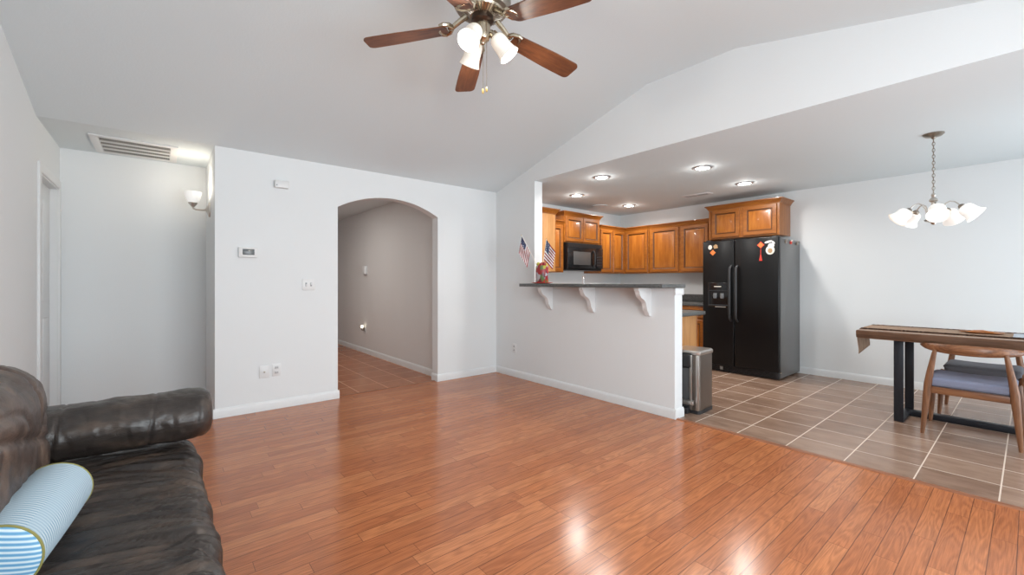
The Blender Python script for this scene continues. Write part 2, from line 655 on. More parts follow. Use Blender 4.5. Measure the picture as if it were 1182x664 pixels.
# left wall with the doorway in the alcove
DY0, DY1, DZ = 4.73, 5.475, 2.05
lw = MB().prism([(YN, 0), (YN, ZC + .1), (1.5, ZV + .1), (2.3, ZV + .1), (YA, ZC + .1), (DY0, ZC + .1), (DY0, 0)], XL - .12, XL, 'x')
lw.box(XL - .12, XL, DY0, DY1, DZ, ZC + .1).box(XL - .12, XL, DY1, AY1 + .1, 0, ZC + .1)
struct('wall_left', lw, M['wall'])
# door in its jamb, with casing
dr = struct('door_1', MB().box(XL - .081, XL - .045, DY0 + .012, DY1 - .012, .012, DZ - .012, .002), M['trim'])
pn = MB()
for z0, z1 in ((.22, .92), (1.06, 1.90)):
    for y0 in (DY0 + .11, DY0 + .42):
        pn.box(XL - .046, XL - .040, y0, y0 + .22, z0, z1, .004)
pn.build('door_panel', M['trim'], dr)
cs = MB()
cs.box(XL - .002, XL + .016, DY0 - .068, DY0, 0, DZ + .07, .005).box(XL - .002, XL + .016, DY1, DY1 + .068, 0, DZ + .07, .005)
cs.box(XL - .002, XL + .016, DY0, DY1, DZ, DZ + .07, .005)
struct('trim_2', cs, M['trim'])
jb = MB().box(XL - .12, XL + .004, DY0, DY0 + .012, 0, DZ).box(XL - .12, XL + .004, DY1 - .012, DY1, 0, DZ).box(XL - .12, XL + .004, DY0, DY1, DZ - .012, DZ)
struct('trim_3', jb, M['trim'])

# near wall with a wide living room window and a glazed patio door
W1 = (.0, 2.7, .55, 2.15)
W2 = (4.15, 6.25, .0, 2.15)
nw = MB()
nw.box(XL - .12, W1[0], YN - .12, YN, 0, 2.56).box(W1[0], W1[1], YN - .12, YN, 0, W1[2]).box(W1[0], W1[1], YN - .12, YN, W1[3], 2.56)
nw.box(W1[1], W2[0], YN - .12, YN, 0, 2.56).box(W2[0], W2[1], YN - .12, YN, W2[3], 2.56).box(W2[1], XR + .1, YN - .12, YN, 0, 2.56)
struct('wall_near', nw, M['wall'])
for i, (x0, x1, z0, z1) in enumerate((W1, W2)):
    f = MB()
    w_ = .05
    f.box(x0, x1, YN - .09, YN - .03, z0, z0 + w_).box(x0, x1, YN - .09, YN - .03, z1 - w_, z1)
    for xx in (x0, (x0 + x1) / 2 - w_ / 2, x1 - w_):
        f.box(xx, xx + w_, YN - .09, YN - .03, z0 + w_, z1 - w_)
    wf = struct('window_%d' % (i + 1), f, M['trim'])
    MB().box(x0 + w_, x1 - w_, YN - .065, YN - .06, z0 + w_, z1 - w_).build('pane', M['pane'], wf)

# baseboards
BP = [(0, 0), (.014, 0), (.014, .060), (.010, .074), (.004, .084), (0, .085)]


def bb_x(x0, x1, y, sgn, name):   # runs along X, on a wall face at y, sticking out towards sgn*Y
    struct(name, MB().prism([(y + sgn * a, b) for a, b in BP], x0, x1, 'x'), M['trim'])


def bb_y(y0, y1, x, sgn, name):
    struct(name, MB().prism([(x + sgn * a, b) for a, b in BP], y0, y1, 'y'), M['trim'])


bb_x(.364, AX0 + .014, YA, -1, 'baseboard_back')
bb_x(AX1 - .014, XB, YA, -1, 'baseboard_back')
bb_y(YA, YA + .137, AX1, -1, 'baseboard_arch')
bb_y(YA, YA + .137, AX0, 1, 'baseboard_arch')
bb_y(YA, AY1, .378, -1, 'baseboard_alcove')
bb_x(XL, .378, AY1, -1, 'baseboard_alcove')
bb_y(2.001, YA - .014, XB, -1, 'baseboard_divider')
bb_x(XB - .0005, XB2 + .014, 2.015, -1, 'baseboard_bar')
bb_y(YN, 4.24, XR, -1, 'baseboard_right')
bb_y(YA + .137, 10.0, 2.73, -1, 'baseboard_hall')
bb_y(YN, DY0 - .068, XL, 1, 'baseboard_left')
# wooden threshold between boards and tiles
struct('trim_4', MB().prism([(XB + .003, 0), (XB + .008, .007), (XB + .04, .007), (XB + .046, 0)], YN, 2.0, 'y'),
       wood('threshold_oak', (.22, .075, .03), (.30, .11, .05), (.38, .15, .07), 'y', .35))
struct('trim_5', MB().prism([(YA + .045, 0), (YA + .048, .005), (YA + .075, .005), (YA + .078, 0)], AX0 + .016, AX1 - .016, 'x'),
       wood('threshold_oak_hall', (.22, .075, .03), (.30, .11, .05), (.38, .15, .07), 'x', .35))

# ------------------------------------------------------------------ sofa along the left wall
SX0, SX1 = XL + .02, .15
sofa = thing('sofa', 'long dark brown leather sofa with a rolled arm against the left wall', 'sofa', (0, 0, 0))


def ridged(p, f):
    v = 0.0
    a = 1.0
    for k in range(3):
        q = Vector((p.x * f[0], p.y * f[1], p.z * f[2])) * (2.0 ** k)
        v += a * (1 - abs(noise.noise(q + Vector((k * 7.1, 3.3, 1.7))) * 2))
        a *= .5
    return v


def seat_disp(p, nn):
    wv = .05 * noise.noise(Vector((p.x * 3.1, p.y * 2.2, 4.0)))
    q = Vector((p.x, p.y + .20 * p.x + wv, p.z))
    d = .012 * (ridged(q, (1.2, 5.0, 1.4)) - 1.0)
    # creases: sharp little valleys running from back to front
    for k, (fx_, fy_, am) in enumerate(((1.5, 9.0, .016), (2.6, 17.0, .011), (4.5, 34.0, .005))):
        n_ = abs(noise.noise(Vector((q.x * fx_ + k * 5, q.y * fy_, q.z * 2.0 + k))))
        d -= am * math.exp(-(n_ / .10) ** 1.5)
    d += .010 * noise.noise(p * 4)
    for yy, dep in ((1.50, .014), (1.66, .020), (1.86, .024), (2.18, .020), (2.03, .014), (2.34, .014)):
        w = (q.y - yy - .04 * noise.noise(Vector((p.x * 4, yy * 9, 0))))
        d -= dep * math.exp(-(w / .008) ** 2) * (.25 + .75 * min(1, max(0, .55 - noise.noise(Vector((p.x * 2.6, yy * 4, 2))))))
    return d


for y0, y1 in ((1.335, 2.76), (.50, 1.34)):
    MB().cushion(-.58, SX1, y0, y1, .20, .448, .085, (90, 190 if y0 > 1 else 80, 20), seat_disp).build('seat_cushion', M['leather'], sofa, ang=180)


def back_disp(p, nn):
    d = .009 * (ridged(p, (2, 3.2, 1.6)) - 1) + .018 * noise.noise(p * 3.2)
    for k, (fy_, fz_, am) in enumerate(((2.6, 4.0, .012), (6, 9, .005), (13, 20, .002))):
        n_ = abs(noise.noise(Vector((p.x * 5 + k * 3, p.y * fy_ + p.z * 2, p.z * fz_ - p.y * 1.5))))
        d -= am * math.exp(-(n_ / .10) ** 1.5)
    w = p.z - .70 + .25 * (p.y - 2.1)
    d -= .016 * math.exp(-(w / .012) ** 2)
    w = p.y - 2.20 - .1 * (p.z - .7)
    d -= .014 * math.exp(-(w / .010) ** 2)
    return d


for y0, y1 in ((1.36, 2.47), (.52, 1.35)):
    MB().cushion(-.665, -.312, y0, y1, .42, .932, .15, (24, 90 if y0 > 1 else 40, 50), back_disp).build('back_cushion', M['leather_b'], sofa, ang=180)
fr = MB().box(SX0, -.56, .34, 2.80, .10, .72, .05, 3).box(-.57, SX1 - .04, .36, 2.74, .07, .24, .03, 3)
fr.build('frame', M['leather'], sofa, ang=60)
for x_ in (SX0 + .06, SX1 - .12):
    for y_ in (.45, 2.68):
        MB().lathe([(.022, 0), (.03, .08)], Matrix.Translation((x_, y_, 0)), 14, True, True).build('leg', M['walnut'], sofa)


def make_arm(yc):
    L0, L1 = -.64, .20
    zc2, ry, rz_ = .575, .155, .117

    def fn(u, v):
        x_ = L0 + (L1 - L0) * u
        a = 2 * pi * v
        e = min(1.0, (L1 - x_) / .055 + 1e-6)
        k = sqrt(max(0.0, 1 - (1 - e) ** 2)) * .42 + .58 if e < 1 else 1.0
        if u > .9999:
            k = .55
        p = Vector((x_, yc + ry * cos(a) * k, zc2 - .10 * (x_ - L1) * .08 + rz_ * sin(a) * k))
        nn = Vector((0, cos(a), sin(a)))
        d = .007 * (ridged(p, (6, 5, 5)) - 1) + .005 * noise.noise(p * 9)
        d -= .004 * math.exp(-(abs(noise.noise(Vector((p.x * 9, p.y * 14 + p.x * 8, p.z * 14)))) / .08) ** 1.5)
        for xs_ in (-.33, -.03):
            d -= .006 * math.exp(-((x_ - xs_ - .015 * sin(a)) / .005) ** 2)
            d -= .0015 * math.exp(-((x_ - xs_ - .03) / .02) ** 2)
        return p + nn * d
    g = MB()
    g.grid(fn, 130, 56)
    bmesh.ops.remove_doubles(g.bm, verts=g.bm.verts, dist=1e-5)
    be = [e for e in g.bm.edges if e.is_boundary]
    bmesh.ops.holes_fill(g.bm, edges=be, sides=0)
    g.box(-.60, SX1 - .05, yc - .05, yc + .10, .10, .44, .03, 3)
    return g


make_arm(2.63).build('arm', M['leather'], sofa, ang=75)
make_arm(.40).build('arm', M['leather'], sofa, ang=75)

# bolster
bo = thing('bolster_pillow', 'light blue woven bolster pillow with olive piping lying on the sofa seat', 'pillow', (-.317, 1.60, .536), radians(-7))
RB, LB = .090, .43


def bprof(t_):
    return RB * (1 + .03 * sin(t_ * pi))


body = MB()
body.lathe([(bprof(i / 24), LB * i / 24) for i in range(25)], Matrix.Rotation(radians(-90), 4, 'X'), 40)
body.build('cover', M['bolster'], bo)
for yy, s_ in ((0, -1), (LB, 1)):
    cap_ = MB()
    cap_.lathe([(RB * cos(a * pi / 2 / 6), yy * 1.0 + s_ * (.022 if s_ < 0 else .04) * sin(a * pi / 2 / 6)) for a in range(6)] + [(.001, yy + s_ * (.022 if s_ < 0 else .04))], Matrix.Rotation(radians(-90), 4, 'X'), 40)
    cap_.build('end_panel', M['bolster_end'] if s_ < 0 else M['bolster'], bo)
    MB().tube([(RB * cos(2 * pi * k / 40), yy, RB * sin(2 * pi * k / 40)) for k in range(40)], .0024 if s_ > 0 else .0034, 8, closed=True).build('piping', M['piping'], bo)

# ------------------------------------------------------------------ bar top and its brackets
tag(MB().box(3.285, 3.675, 1.985, 3.852, 1.168, 1.204, .004).build('bar_counter', M['laminate']),
    'dark grey laminate bar top running along the white half wall', 'countertop')
cp = [(0, 0), (-.205, 0), (-.205, -.022), (-.192, -.030), (-.182, -.058), (-.158, -.088), (-.118, -.108), (-.088, -.135), (-.074, -.172),
      (-.064, -.208), (-.044, -.232), (-.030, -.258), (-.012, -.266), (0, -.262)]
where = {3.545: 'left end of the bar, below the flags', 2.915: 'middle of the bar', 2.25: 'right end of the bar, nearest the trash can'}
for yy, ds in where.items():
    o = MB().prism([(XB - .001 + a, 1.167 + b) for a, b in cp], yy, yy + .048, 'y').build('bar_bracket', M['trim'])
    tag(o, 'white scrolled wooden bracket under the ' + ds, 'bracket', 'bar brackets')

# decorated tin on a red plate with two small flags
pl = MB().lathe([(.001, .004), (.08, .004), (.122, .010), (.126, .013), (.128, .011), (.082, .0), (.001, 0)], None, 28).build('plate', M['red'], None, (3.43, 3.61, 1.2045))
tag(pl, 'small red plate under the painted tin on the bar top', 'plate')
tin = thing('painted_tin', 'red, yellow and green painted tin on the red plate at the bar end', 'jar', (3.43, 3.61, 1.2095))
MB().lathe([(.070, 0), (.075, .008), (.075, .185), (.070, .20), (.062, .203), (.062, .195), (.001, .19)], None, 28, True).build('body', M['tin'], tin)
for i in range(7):
    a = i * .9
    MB().ball((.042 * cos(a), .042 * sin(a), .205 + .012 * (i % 2)), .026, seg=12).build('flower', mat('flower_red', (.28, .015, .02), .5) if i % 3 else mat('flower_yellow', (.50, .42, .06), .5), tin)

CR = Vector((sin(radians(50.5)), -cos(radians(50.5)), 0))


def flag(label, base, tip, hoist, fly, sag):
    base, tip, fly = Vector(base), Vector(tip), Vector(fly)
    r = thing('flag', label, 'flag', tuple(base), 0, 'small flags in the painted tin')
    t_ = tip - base
    MB().tube([(0, 0, 0), t_ * .5, t_ + t_.normalized() * .012], .0028, 8).build('pole', M['cream'], r)
    MB().ball(t_ + t_.normalized() * .014, .006, seg=8).build('finial', M['gold'], r)
    hd = -t_.normalized() * hoist
    nn = hd.cross(fly).normalized()
    nu, nv = 20, 26
    g = MB()

    def fn(u, v):
        p = t_ + hd * v + fly * u + Vector((0, 0, -sag * u * (1 - v) * .6))
        return p + nn * (.010 * sin(u * 9 + v * 3) * (.3 + u))
    F = g.grid(fn, nu, nv)
    k = 0
    for i in range(nu):
        for j in range(nv):
            st_ = j * 13 // nv
            F[k].material_index = 2 if (i < nu * .4 and st_ < 7) else (0 if st_ % 2 == 0 else 1)
            k += 1
    o = g.build('cloth', [M['flag_red'], M['flag_white'], M['canton']], r, fix=False)
    return r


b_ = Vector((3.43, 3.61, 1.36))
flag('small striped flag leaning left in the painted tin, against the grey wall', b_ - CR * .03, Vector((3.43, 3.61, 1.755)) - CR * .235, .205, -CR * .035 + Vector((0, 0, -.185)), .02)
flag('small striped flag leaning right in the painted tin, in front of the cabinets', b_ + CR * .0, Vector((3.43, 3.61, 1.715)) + CR * .05, .235, CR * .105 + Vector((0, 0, -.115)), .05)

# ------------------------------------------------------------------ kitchen cabinets


def door_mesh(w, h, t_=.02, fw=.055):
    """raised panel door in local XZ, front towards -Y; lower left corner at the origin"""
    g = MB()

    def loop(i, y):
        return [(i, y, i), (w - i, y, i), (w - i, y, h - i), (i, y, h - i)]
    L_ = [loop(0, t_), loop(0, .004), loop(.004, 0), loop(fw - .006, 0), loop(fw, .006), loop(fw + .006, .014),
          loop(fw + .014, .014), loop(fw + .040, .003), loop(fw + .044, .002)]
    g.rings(L_)
    g.bm.faces.ensure_lookup_table()
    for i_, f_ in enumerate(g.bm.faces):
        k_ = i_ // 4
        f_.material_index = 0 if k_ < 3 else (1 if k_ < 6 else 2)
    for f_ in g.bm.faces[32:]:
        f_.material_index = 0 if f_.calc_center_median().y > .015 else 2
    return g


def crown(g, x0, x1, d, z, left=True, right=True, o=.045, h=.055):
    prof = [(0, -.012), (.004, -.012), (.006, 0), (.014, .008), (.022, .024), (.036, .038), (o, .044), (o, h), (-.02, h)]
    rs = []
    for a, zz in prof:
        l = x0 - (a if left else 0)
        r = x1 + (a if right else 0)
        rs.append([(l, 0, z + zz), (l, -d - a, z + zz), (r, -d - a, z + zz), (r, 0, z + zz)])
    g.rings(rs)
    return g


def cabinet(label, loc, rz, w, d, z0, z1, doors, cl=True, cr=True, side=None, group='kitchen wall cabinets', crn=True, name='wall_cabinet'):
    """root at the back left bottom corner of the wall the unit hangs on; x along the wall, front towards -y"""
    r = thing(name, label, 'cabinet', (loc[0], loc[1], z0), rz, group)
    h = z1 - z0
    g = MB().box(.001, w - .001, -d, -.002, 0, h, .002)
    g.build('carcass', side or M['maple'], r)
    # face frame
    g = MB()
    st = .028
    g.box(.001, st, -d - .006, -d + .001, 0, h)
    g.box(w - st, w - .001, -d - .006, -d + .001, 0, h)
    g.box(st, w - st, -d - .006, -d + .001, 0, st).box(st, w - st, -d - .006, -d + .001, h - st, h)
    for a, b in zip(doors, doors[1:]):
        g.box(a[1] - .012, b[0] + .012, -d - .0055, -d + .001, st, h - st)
    g.build('face_frame', M['maple_h'], r)
    for a, b in doors:
        o = door_mesh(b - a, h - .036).build('door', [M['maple_h'], M['groove'], M['maple']], r, (a, -d - .027, .018))
    if crn:
        crown(MB(), 0, w, d + .006, h, cl, cr).build('crown_moulding', M['maple_h'], r)
    return r


D = .33
# on the kitchen side of the dividing wall, only its end panel shows
cabinet('wall cabinet with a plain pale end panel, half hidden by the dividing wall', (XB2, 3.945), radians(90), .60, .318, 1.36, 2.115,
        [(.03, .295), (.305, .57)], True, False, M['maple_side'])
cabinet('narrow wall cabinet squeezed between the plain end panel and the microwave', (4.32, YK), 0, .445, D, 1.37, 2.10, [(.03, .415)], False, False)
cabinet('two-door cabinet raised above the black microwave', (4.77, YK), 0, .845, D + .01, 1.835, 2.255, [(.028, .417), (.428, .817)], True, True)
cabinet('wall cabinet with two narrow doors right of the microwave', (5.62, YK), 0, .70, D, 1.37, 2.115, [(.025, .335), (.350, .66)], False, False)
cabinet('single-door wall cabinet at the inner corner of the kitchen', (XR, 4.545), radians(-90), .49, .325, 1.37, 2.115, [(.03, .468)], False, False)
cabinet('two-door wall cabinet beside the refrigerator', (XR, 4.05), radians(-90), 1.03, .325, 1.37, 2.115, [(.03, .52), (.57, 1.0)], False, False)
cabinet('short two-door cabinet above the black refrigerator', (XR, 3.012), radians(-90), .93, .40, 1.845, 2.275, [(.05, .435), (.485, .90)], True, True)

# base cabinets and worktops
base = thing('base_cabinet', 'low kitchen cabinet under the dark worktop left of the refrigerator', 'cabinet', (XR, 4.86, 0), radians(-90), 'kitchen base cabinets')
MB().box(0, 1.90, -.60, -.004, .10, .868, .002).box(0, 1.90, -.54, -.004, 0, .10).build('carcass', M['maple'], base)
for i in range(4):
    a = .02 + i * .47
    door_mesh(.44, .55).build('door', [M['maple_h'], M['groove'], M['maple']], base, (a, -.622, .12))
    door_mesh(.44, .14, fw=.03).build('drawer', [M['maple_h'], M['groove'], M['maple']], base, (a, -.622, .70))
wt = tag(MB().box(6.02, XR - .002, 2.95, 4.87, .872, .91, .006).build('worktop', M['laminate']), 'dark laminate worktop along the right kitchen wall', 'countertop')
MB().box(XR - .022, XR - .002, 2.95, 4.87, .91, 1.025, .003).build('backsplash', M['laminate'], wt)
pen = thing('base_cabinet', 'low cabinet with a plain maple side behind the trash can', 'cabinet', (XB2 + .002, 2.30, 0), radians(90), 'kitchen base cabinets')
MB().box(0, 1.55, -.815, -.002, .10, .866, .002).box(.0, 1.55, -.75, -.002, 0, .10).build('carcass', M['maple_side'], pen)
MB().box(-.002, .03, -.833, -.812, .10, .866).build('face_frame', M['maple'], pen)
for i in range(3):
    door_mesh(.47, .55).build('door', [M['maple_h'], M['groove'], M['maple']], pen, (.035 + i * .505, -.84, .12))
pw = tag(MB().box(XB2 + .002, 4.54, 2.225, 3.85, .870, .910, .005).build('worktop', M['laminate']), 'grey laminate worktop end showing behind the half wall', 'countertop')
fa = thing('faucet', 'chrome kitchen faucet whose top shows above the bar', 'faucet', (3.80, 3.30, .881), radians(41))
fa.location.z = .911
MB().lathe([(.026, 0), (.026, .02), (.015, .03), (.015, .05)], None, 18, True, True).build('base', M['chrome'], fa)
MB().tube([(0, 0, .04), (0, 0, .30), (.012, 0, .345), (.045, 0, .37), (.085, 0, .365), (.11, 0, .33), (.115, 0, .26)], .012, 12).build('spout', M['chrome'], fa)
MB().tube([(0, .0, .06), (0, -.05, .09), (0, -.09, .12)], .007, 10).build('handle', M['chrome'], fa)

# microwave
mw = thing('microwave', 'black over-range microwave under the raised cabinet', 'microwave', (4.775, YK, 1.405))
MW, MH, MD = .835, .425, .39
MB().box(0, MW, -MD, -.003, 0, MH, .006).build('body', M['black_enamel'], mw)
dm = MB().box(.0, .655, -MD - .03, -MD - .001, .03, MH - .07, .006).build('door', M['black_gloss'], mw)
MB().box(.125, .53, -MD - .0325, -MD - .028, .085, MH - .135, .004).build('window', mat('microwave_window', (.075, .072, .07), .3), dm)
MB().tube([(.60, -MD - .03, .05), (.605, -MD - .055, .10), (.605, -MD - .06, .19), (.605, -MD - .055, .27), (.60, -MD - .03, .32)], .011, 12).build('handle', M['black_panel'], dm)
cpn = MB().box(.66, MW, -MD - .03, -MD - .001, .03, MH - .07, .005).build('control_panel', M['black_gloss'], mw)
bt = MB()
for i in range(4):
    for j in range(3):
        bt.box(.685 + j * .045, .718 + j * .045, -MD - .032, -MD - .029, .07 + i * .045, .10 + i * .045)
bt.build('keypad', M['black_panel'], cpn)
vg = MB()
for i in range(5):
    vg.box(.01, MW - .01, -MD - .028 + i * .001, -MD - .001, MH - .066 + i * .013, MH - .058 + i * .013)
vg.build('vent_grille', M['black_panel'], mw)

# ------------------------------------------------------------------ refrigerator
fg = thing('refrigerator', 'black side-by-side refrigerator with an ice dispenser against the kitchen wall', 'refrigerator', (0, 0, 0))
FY0, FY1, FX = 1.962, 2.918, 5.868
MB().box(5.945, XR - .018, FY0 + .004, FY1 - .004, .02, 1.772, .008).build('body', M['fridge_side'], fg)
MB().box(5.90, 5.95, FY0 + .01, FY1 - .01, .015, .095, .004).build('base_grille', M['black_panel'], fg)
gs = MB()
for i in range(5):
    gs.box(5.896, 5.902, FY0 + .04, FY1 - .04, .026 + i * .013, .033 + i * .013)
gs.build('grille_slat', M['black_enamel'], fg)
MB().box(5.898, 5.901, 2.655, 2.695, .035, .075, .001).build('light_dot', M['cream'], fg)  # pale square standing in for a white dot of light on the grille
SP = 2.492
for y0, y1, nm in ((SP + .004, FY1, 'freezer'), (FY0, SP - .004, 'fresh')):
    dd = MB().box(FX, 5.94, y0, y1, .10, 1.785, .012, 3).build('door', M['black_enamel'], fg)
    hy = SP + .04 if nm == 'freezer' else SP - .04
    MB().tube([(FX + .004, hy, .70), (FX - .045, hy, .735), (FX - .055, hy, .80), (FX - .058, hy, 1.07), (FX - .055, hy, 1.34), (FX - .045, hy, 1.405), (FX + .004, hy, 1.44)],
              [.016, .016, .017, .018, .017, .016, .016], 14, ell=[(1, .8)] * 7).build('handle', M['black_panel'], dd)
    if nm == 'freezer':
        ds = MB().box(FX - .006, FX + .004, 2.545, 2.842, .875, 1.215, .004).build('dispenser', M['black_gloss'], dd)
        dfr = MB().box(FX - .014, FX - .005, 2.555, 2.565, .90, 1.11).box(FX - .014, FX - .005, 2.822, 2.832, .90, 1.11).box(FX - .014, FX - .005, 2.555, 2.832, 1.10, 1.112)
        dfr.build('dispenser_frame', M['black_panel'], dd)
        MB().box(FX - .022, FX - .005, 2.56, 2.828, .895, .915, .004).build('drip_tray', M['black_panel'], dd)
        for yy in (2.64, 2.735):
            MB().lathe([(.022, .07), (.026, .03), (.018, .0), (.001, 0)], Matrix.Translation((FX - .022, yy, 1.0)), 16, True).build('paddle', mat('paddle_grey', (.16, .165, .17), .3), dd)
        MB().box(FX - .0085, FX - .005, 2.66, 2.755, 1.155, 1.165).build('label_strip', M['cream'], dd)
        MB().box(FX - .0085, FX - .005, 2.60, 2.74, .882, .889).build('label_strip', M['cream'], dd)
for y_ in (FY0 + .06, FY1 - .06):
    MB().box(5.90, 5.99, y_ - .03, y_ + .03, 1.784, 1.80, .004).build('hinge_cover', M['black_panel'], fg)
# the front lower hinge
MB().box(5.93, 5.96, FY0 - .002, FY0 + .02, .085, .10).build('hinge', M['nickel'], fg)


def diamond(c, r, axis='x'):
    return [(c[0], c[1] - r), (c[0] + r, c[1]), (c[0], c[1] + r), (c[0] - r, c[1])]


x1_ = FX - .0005
k_ = thing('fridge_magnet', 'red and orange knot charm with a tassel on the right refrigerator door', 'magnet', (x1_, 2.168, 1.69), 0, 'refrigerator magnets')
MB().prism(diamond((0, 0), .034), -.005, 0, 'x').build('knot', M['orange'], k_)
MB().prism(diamond((0, 0), .044), -.003, 0, 'x').build('rim', M['red'], k_)
MB().box(-.003, 0, -.0035, .0035, -.13, -.05).build('cord', M['red'], k_)
MB().prism([(-.006, -.125), (.006, -.125), (.018, -.20), (-.018, -.20)], -.005, 0, 'x').build('tassel', M['red'], k_)
k_ = thing('fridge_magnet', 'white and cream animal-shaped magnet on the right refrigerator door', 'magnet', (x1_, 2.060, 1.655), 0, 'refrigerator magnets')


def oval(cy, cz, ry, rz, n=18, tilt=0.0):
    return [(cy + ry * cos(2 * pi * i / n) * cos(tilt) - rz * sin(2 * pi * i / n) * sin(tilt), cz + ry * cos(2 * pi * i / n) * sin(tilt) + rz * sin(2 * pi * i / n) * cos(tilt)) for i in range(n)]


MB().prism(oval(0, -.035, .05, .056), -.004, 0, 'x').build('body', M['cream'], k_)
MB().prism(oval(-.012, .022, .036, .03), -.005, 0, 'x').build('head', M['white_fabric'], k_)
MB().prism(oval(.02, .07, .045, .014, tilt=-.25), -.004, 0, 'x').build('ear', M['white_fabric'], k_)
MB().prism(oval(-.035, .06, .026, .011, tilt=.8), -.004, 0, 'x').build('ear', M['white_fabric'], k_)
MB().prism(oval(0, -.042, .026, .030), -.0055, 0, 'x').build('belly', M['tan'], k_)
k_ = MB().prism(diamond((0, 0), .04), -.005, 0, 'x').build('fridge_magnet', M['orange'], None, (x1_, 2.775, 1.625))
tag(k_, 'orange diamond magnet at the top of the left refrigerator door', 'magnet', 'refrigerator magnets')
k_ = MB().prism(oval(0, 0, .026, .032), -.006, 0, 'x').build('fridge_magnet', M['cream'], None, (x1_, 2.812, 1.70))
tag(k_, 'round white magnet near the left edge of the left refrigerator door', 'magnet', 'refrigerator magnets')
k_ = MB().prism([(-.03, -.02), (.02, -.028), (.034, .01), (.0, .035), (-.02, .02)], -.005, 0, 'x').build('fridge_magnet', M['tan'], None, (x1_, 2.735, 1.705))
tag(k_, 'small tan magnet right of the round white one on the left refrigerator door', 'magnet', 'refrigerator magnets')
for xx, lab, mm in ((6.09, 'small dark clip magnet on the refrigerator side, nearest the door', M['pewter']), (6.27, 'red and cream clip magnet on the refrigerator side, in the middle', M['red']),
                    (6.50, 'small dark clip magnet on the refrigerator side, nearest the wall', M['pewter'])):
    r = thing('clip_magnet', lab, 'magnet', (xx, FY0 + .0035, 1.728), 0, 'clips on the refrigerator side')
    MB().box(-.028, .028, -.012, 0, -.018, .02, .004).build('clip_body', mm, r)
    MB().tube([(-.024, -.014, .018), (-.008, -.024, .034), (.008, -.024, .034), (.024, -.014, .018)], .004, 8).build('clip_grip', M['cream'] if mm is M['red'] else M['nickel'], r)

# ------------------------------------------------------------------ trash can
tc = thing('trash_can', 'slim stainless steel pedal trash can beside the end of the half wall', 'trash can', (3.965, 2.075, 0), radians(3))


def rrect(x0, x1, y0, y1, r, z, n=6):
    pts = []
    for cx_, cy_, a0_ in ((x1 - r, y1 - r, 0), (x0 + r, y1 - r, 90), (x0 + r, y0 + r, 180), (x1 - r, y0 + r, 270)):
        for i in range(n + 1):
            a = radians(a0_ + 90 * i / n)
            pts.append((cx_ + r * cos(a), cy_ + r * sin(a), z))
    return pts


bx = (-.150, .150, -.135, .135)
MB().rings([rrect(*bx, .03, .03), rrect(*bx, .03, .545)]).build('body', M['steel_dark'], tc)
MB().rings([rrect(-.153, .153, -.138, .138, .03, 0), rrect(-.153, .153, -.138, .138, .03, .032)]).build('base', M['black_panel'], tc)
MB().rings([rrect(-.155, .155, -.14, .14, .032, .545), rrect(-.158, .158, -.143, .143, .034, .552), rrect(-.158, .158, -.143, .143, .034, .57), rrect(-.148, .148, -.133, .133, .03, .582), rrect(-.05, .05, -.04, .04, .02, .586)]).build('lid', M['steel'], tc)
# front, facing the half wall
MB().box(-.163, -.148, -.075, .115, .04, .542, .006).build('front_panel', mat('bin_grey', (.085, .085, .088), .4), tc)
MB().box(-.168, -.150, -.135, -.105, .035, .544, .006).build('corner_strip', M['steel'], tc)
MB().box(-.172, -.160, -.078, -.05, .035, .544, .005).build('corner_strip', M['steel'], tc)
MB().box(-.178, -.155, -.07, .12, .42, .555, .02, 3).build('handle_block', M['black_panel'], tc)
MB().box(-.205, -.155, -.10, .02, .085, .125, .006).build('pedal_plate', M['steel'], tc)
MB().box(-.215, -.15, -.05, .0, .0, .06, .008).build('pedal', M['black_panel'], tc)

# ------------------------------------------------------------------ dining table with its runner
TZ = .785
tb = thing('dining_table', 'walnut plank dining table on black steel frame legs', 'table', (5.29, .08, 0))
near = []
N = 40
for i in range(N + 1):
    y_ = -.93 + 1.86 * i / N
    near.append((-.40 + .012 * noise.noise(Vector((y_ * 3, 1.2, 0))) + .006 * noise.noise(Vector((y_ * 9, 4.2, 0))), y_))
far = [(.405 + .012 * noise.noise(Vector((y_ * 3, 9.2, 0))), y_) for _, y_ in near][::-1]
out = near + far
cx_ = sum(p[0] for p in out) / len(out)


def shrink(k, z):
    return [(p[0] - math.copysign(k, p[0]), p[1] - (math.copysign(k, p[1]) if abs(p[1]) > .92 else 0), z) for p in out]


g = MB()
g.rings([shrink(.012, TZ - .072), shrink(.003, TZ - .066), shrink(0, TZ - .05), shrink(0, TZ - .006), shrink(.005, TZ)])
g.bm.normal_update()
for f_ in g.bm.faces:
    f_.material_index = 0 if abs(f_.normal.z) > .7 else 1
g.build('tabletop', [M['walnut_y'], wood('walnut_edge', (.06, .028, .014), (.115, .055, .028), (.18, .09, .05), 'y', .45)], tb)
for y0 in (.62, -.70):
    g = MB()
    g.box(-.31, -.29, y0, y0 + .064, 0, TZ - .072, .002).box(.21, .23, y0, y0 + .064, 0, TZ - .072, .002)
    g.box(-.29, .21, y0, y0 + .064, 0, .018, .002).box(-.29, .21, y0, y0 + .064, TZ - .092, TZ - .072, .002)
    g.build('leg', M['black_iron'], tb)
MB().box(-.02, .06, -.62, .62, .004, .05, .003).build('stretcher', M['black_iron'], tb)

rn = thing('table_runner', 'tan brown table runner hanging over the left end of the dining table', 'table runner', (5.29, .08, TZ + .001))


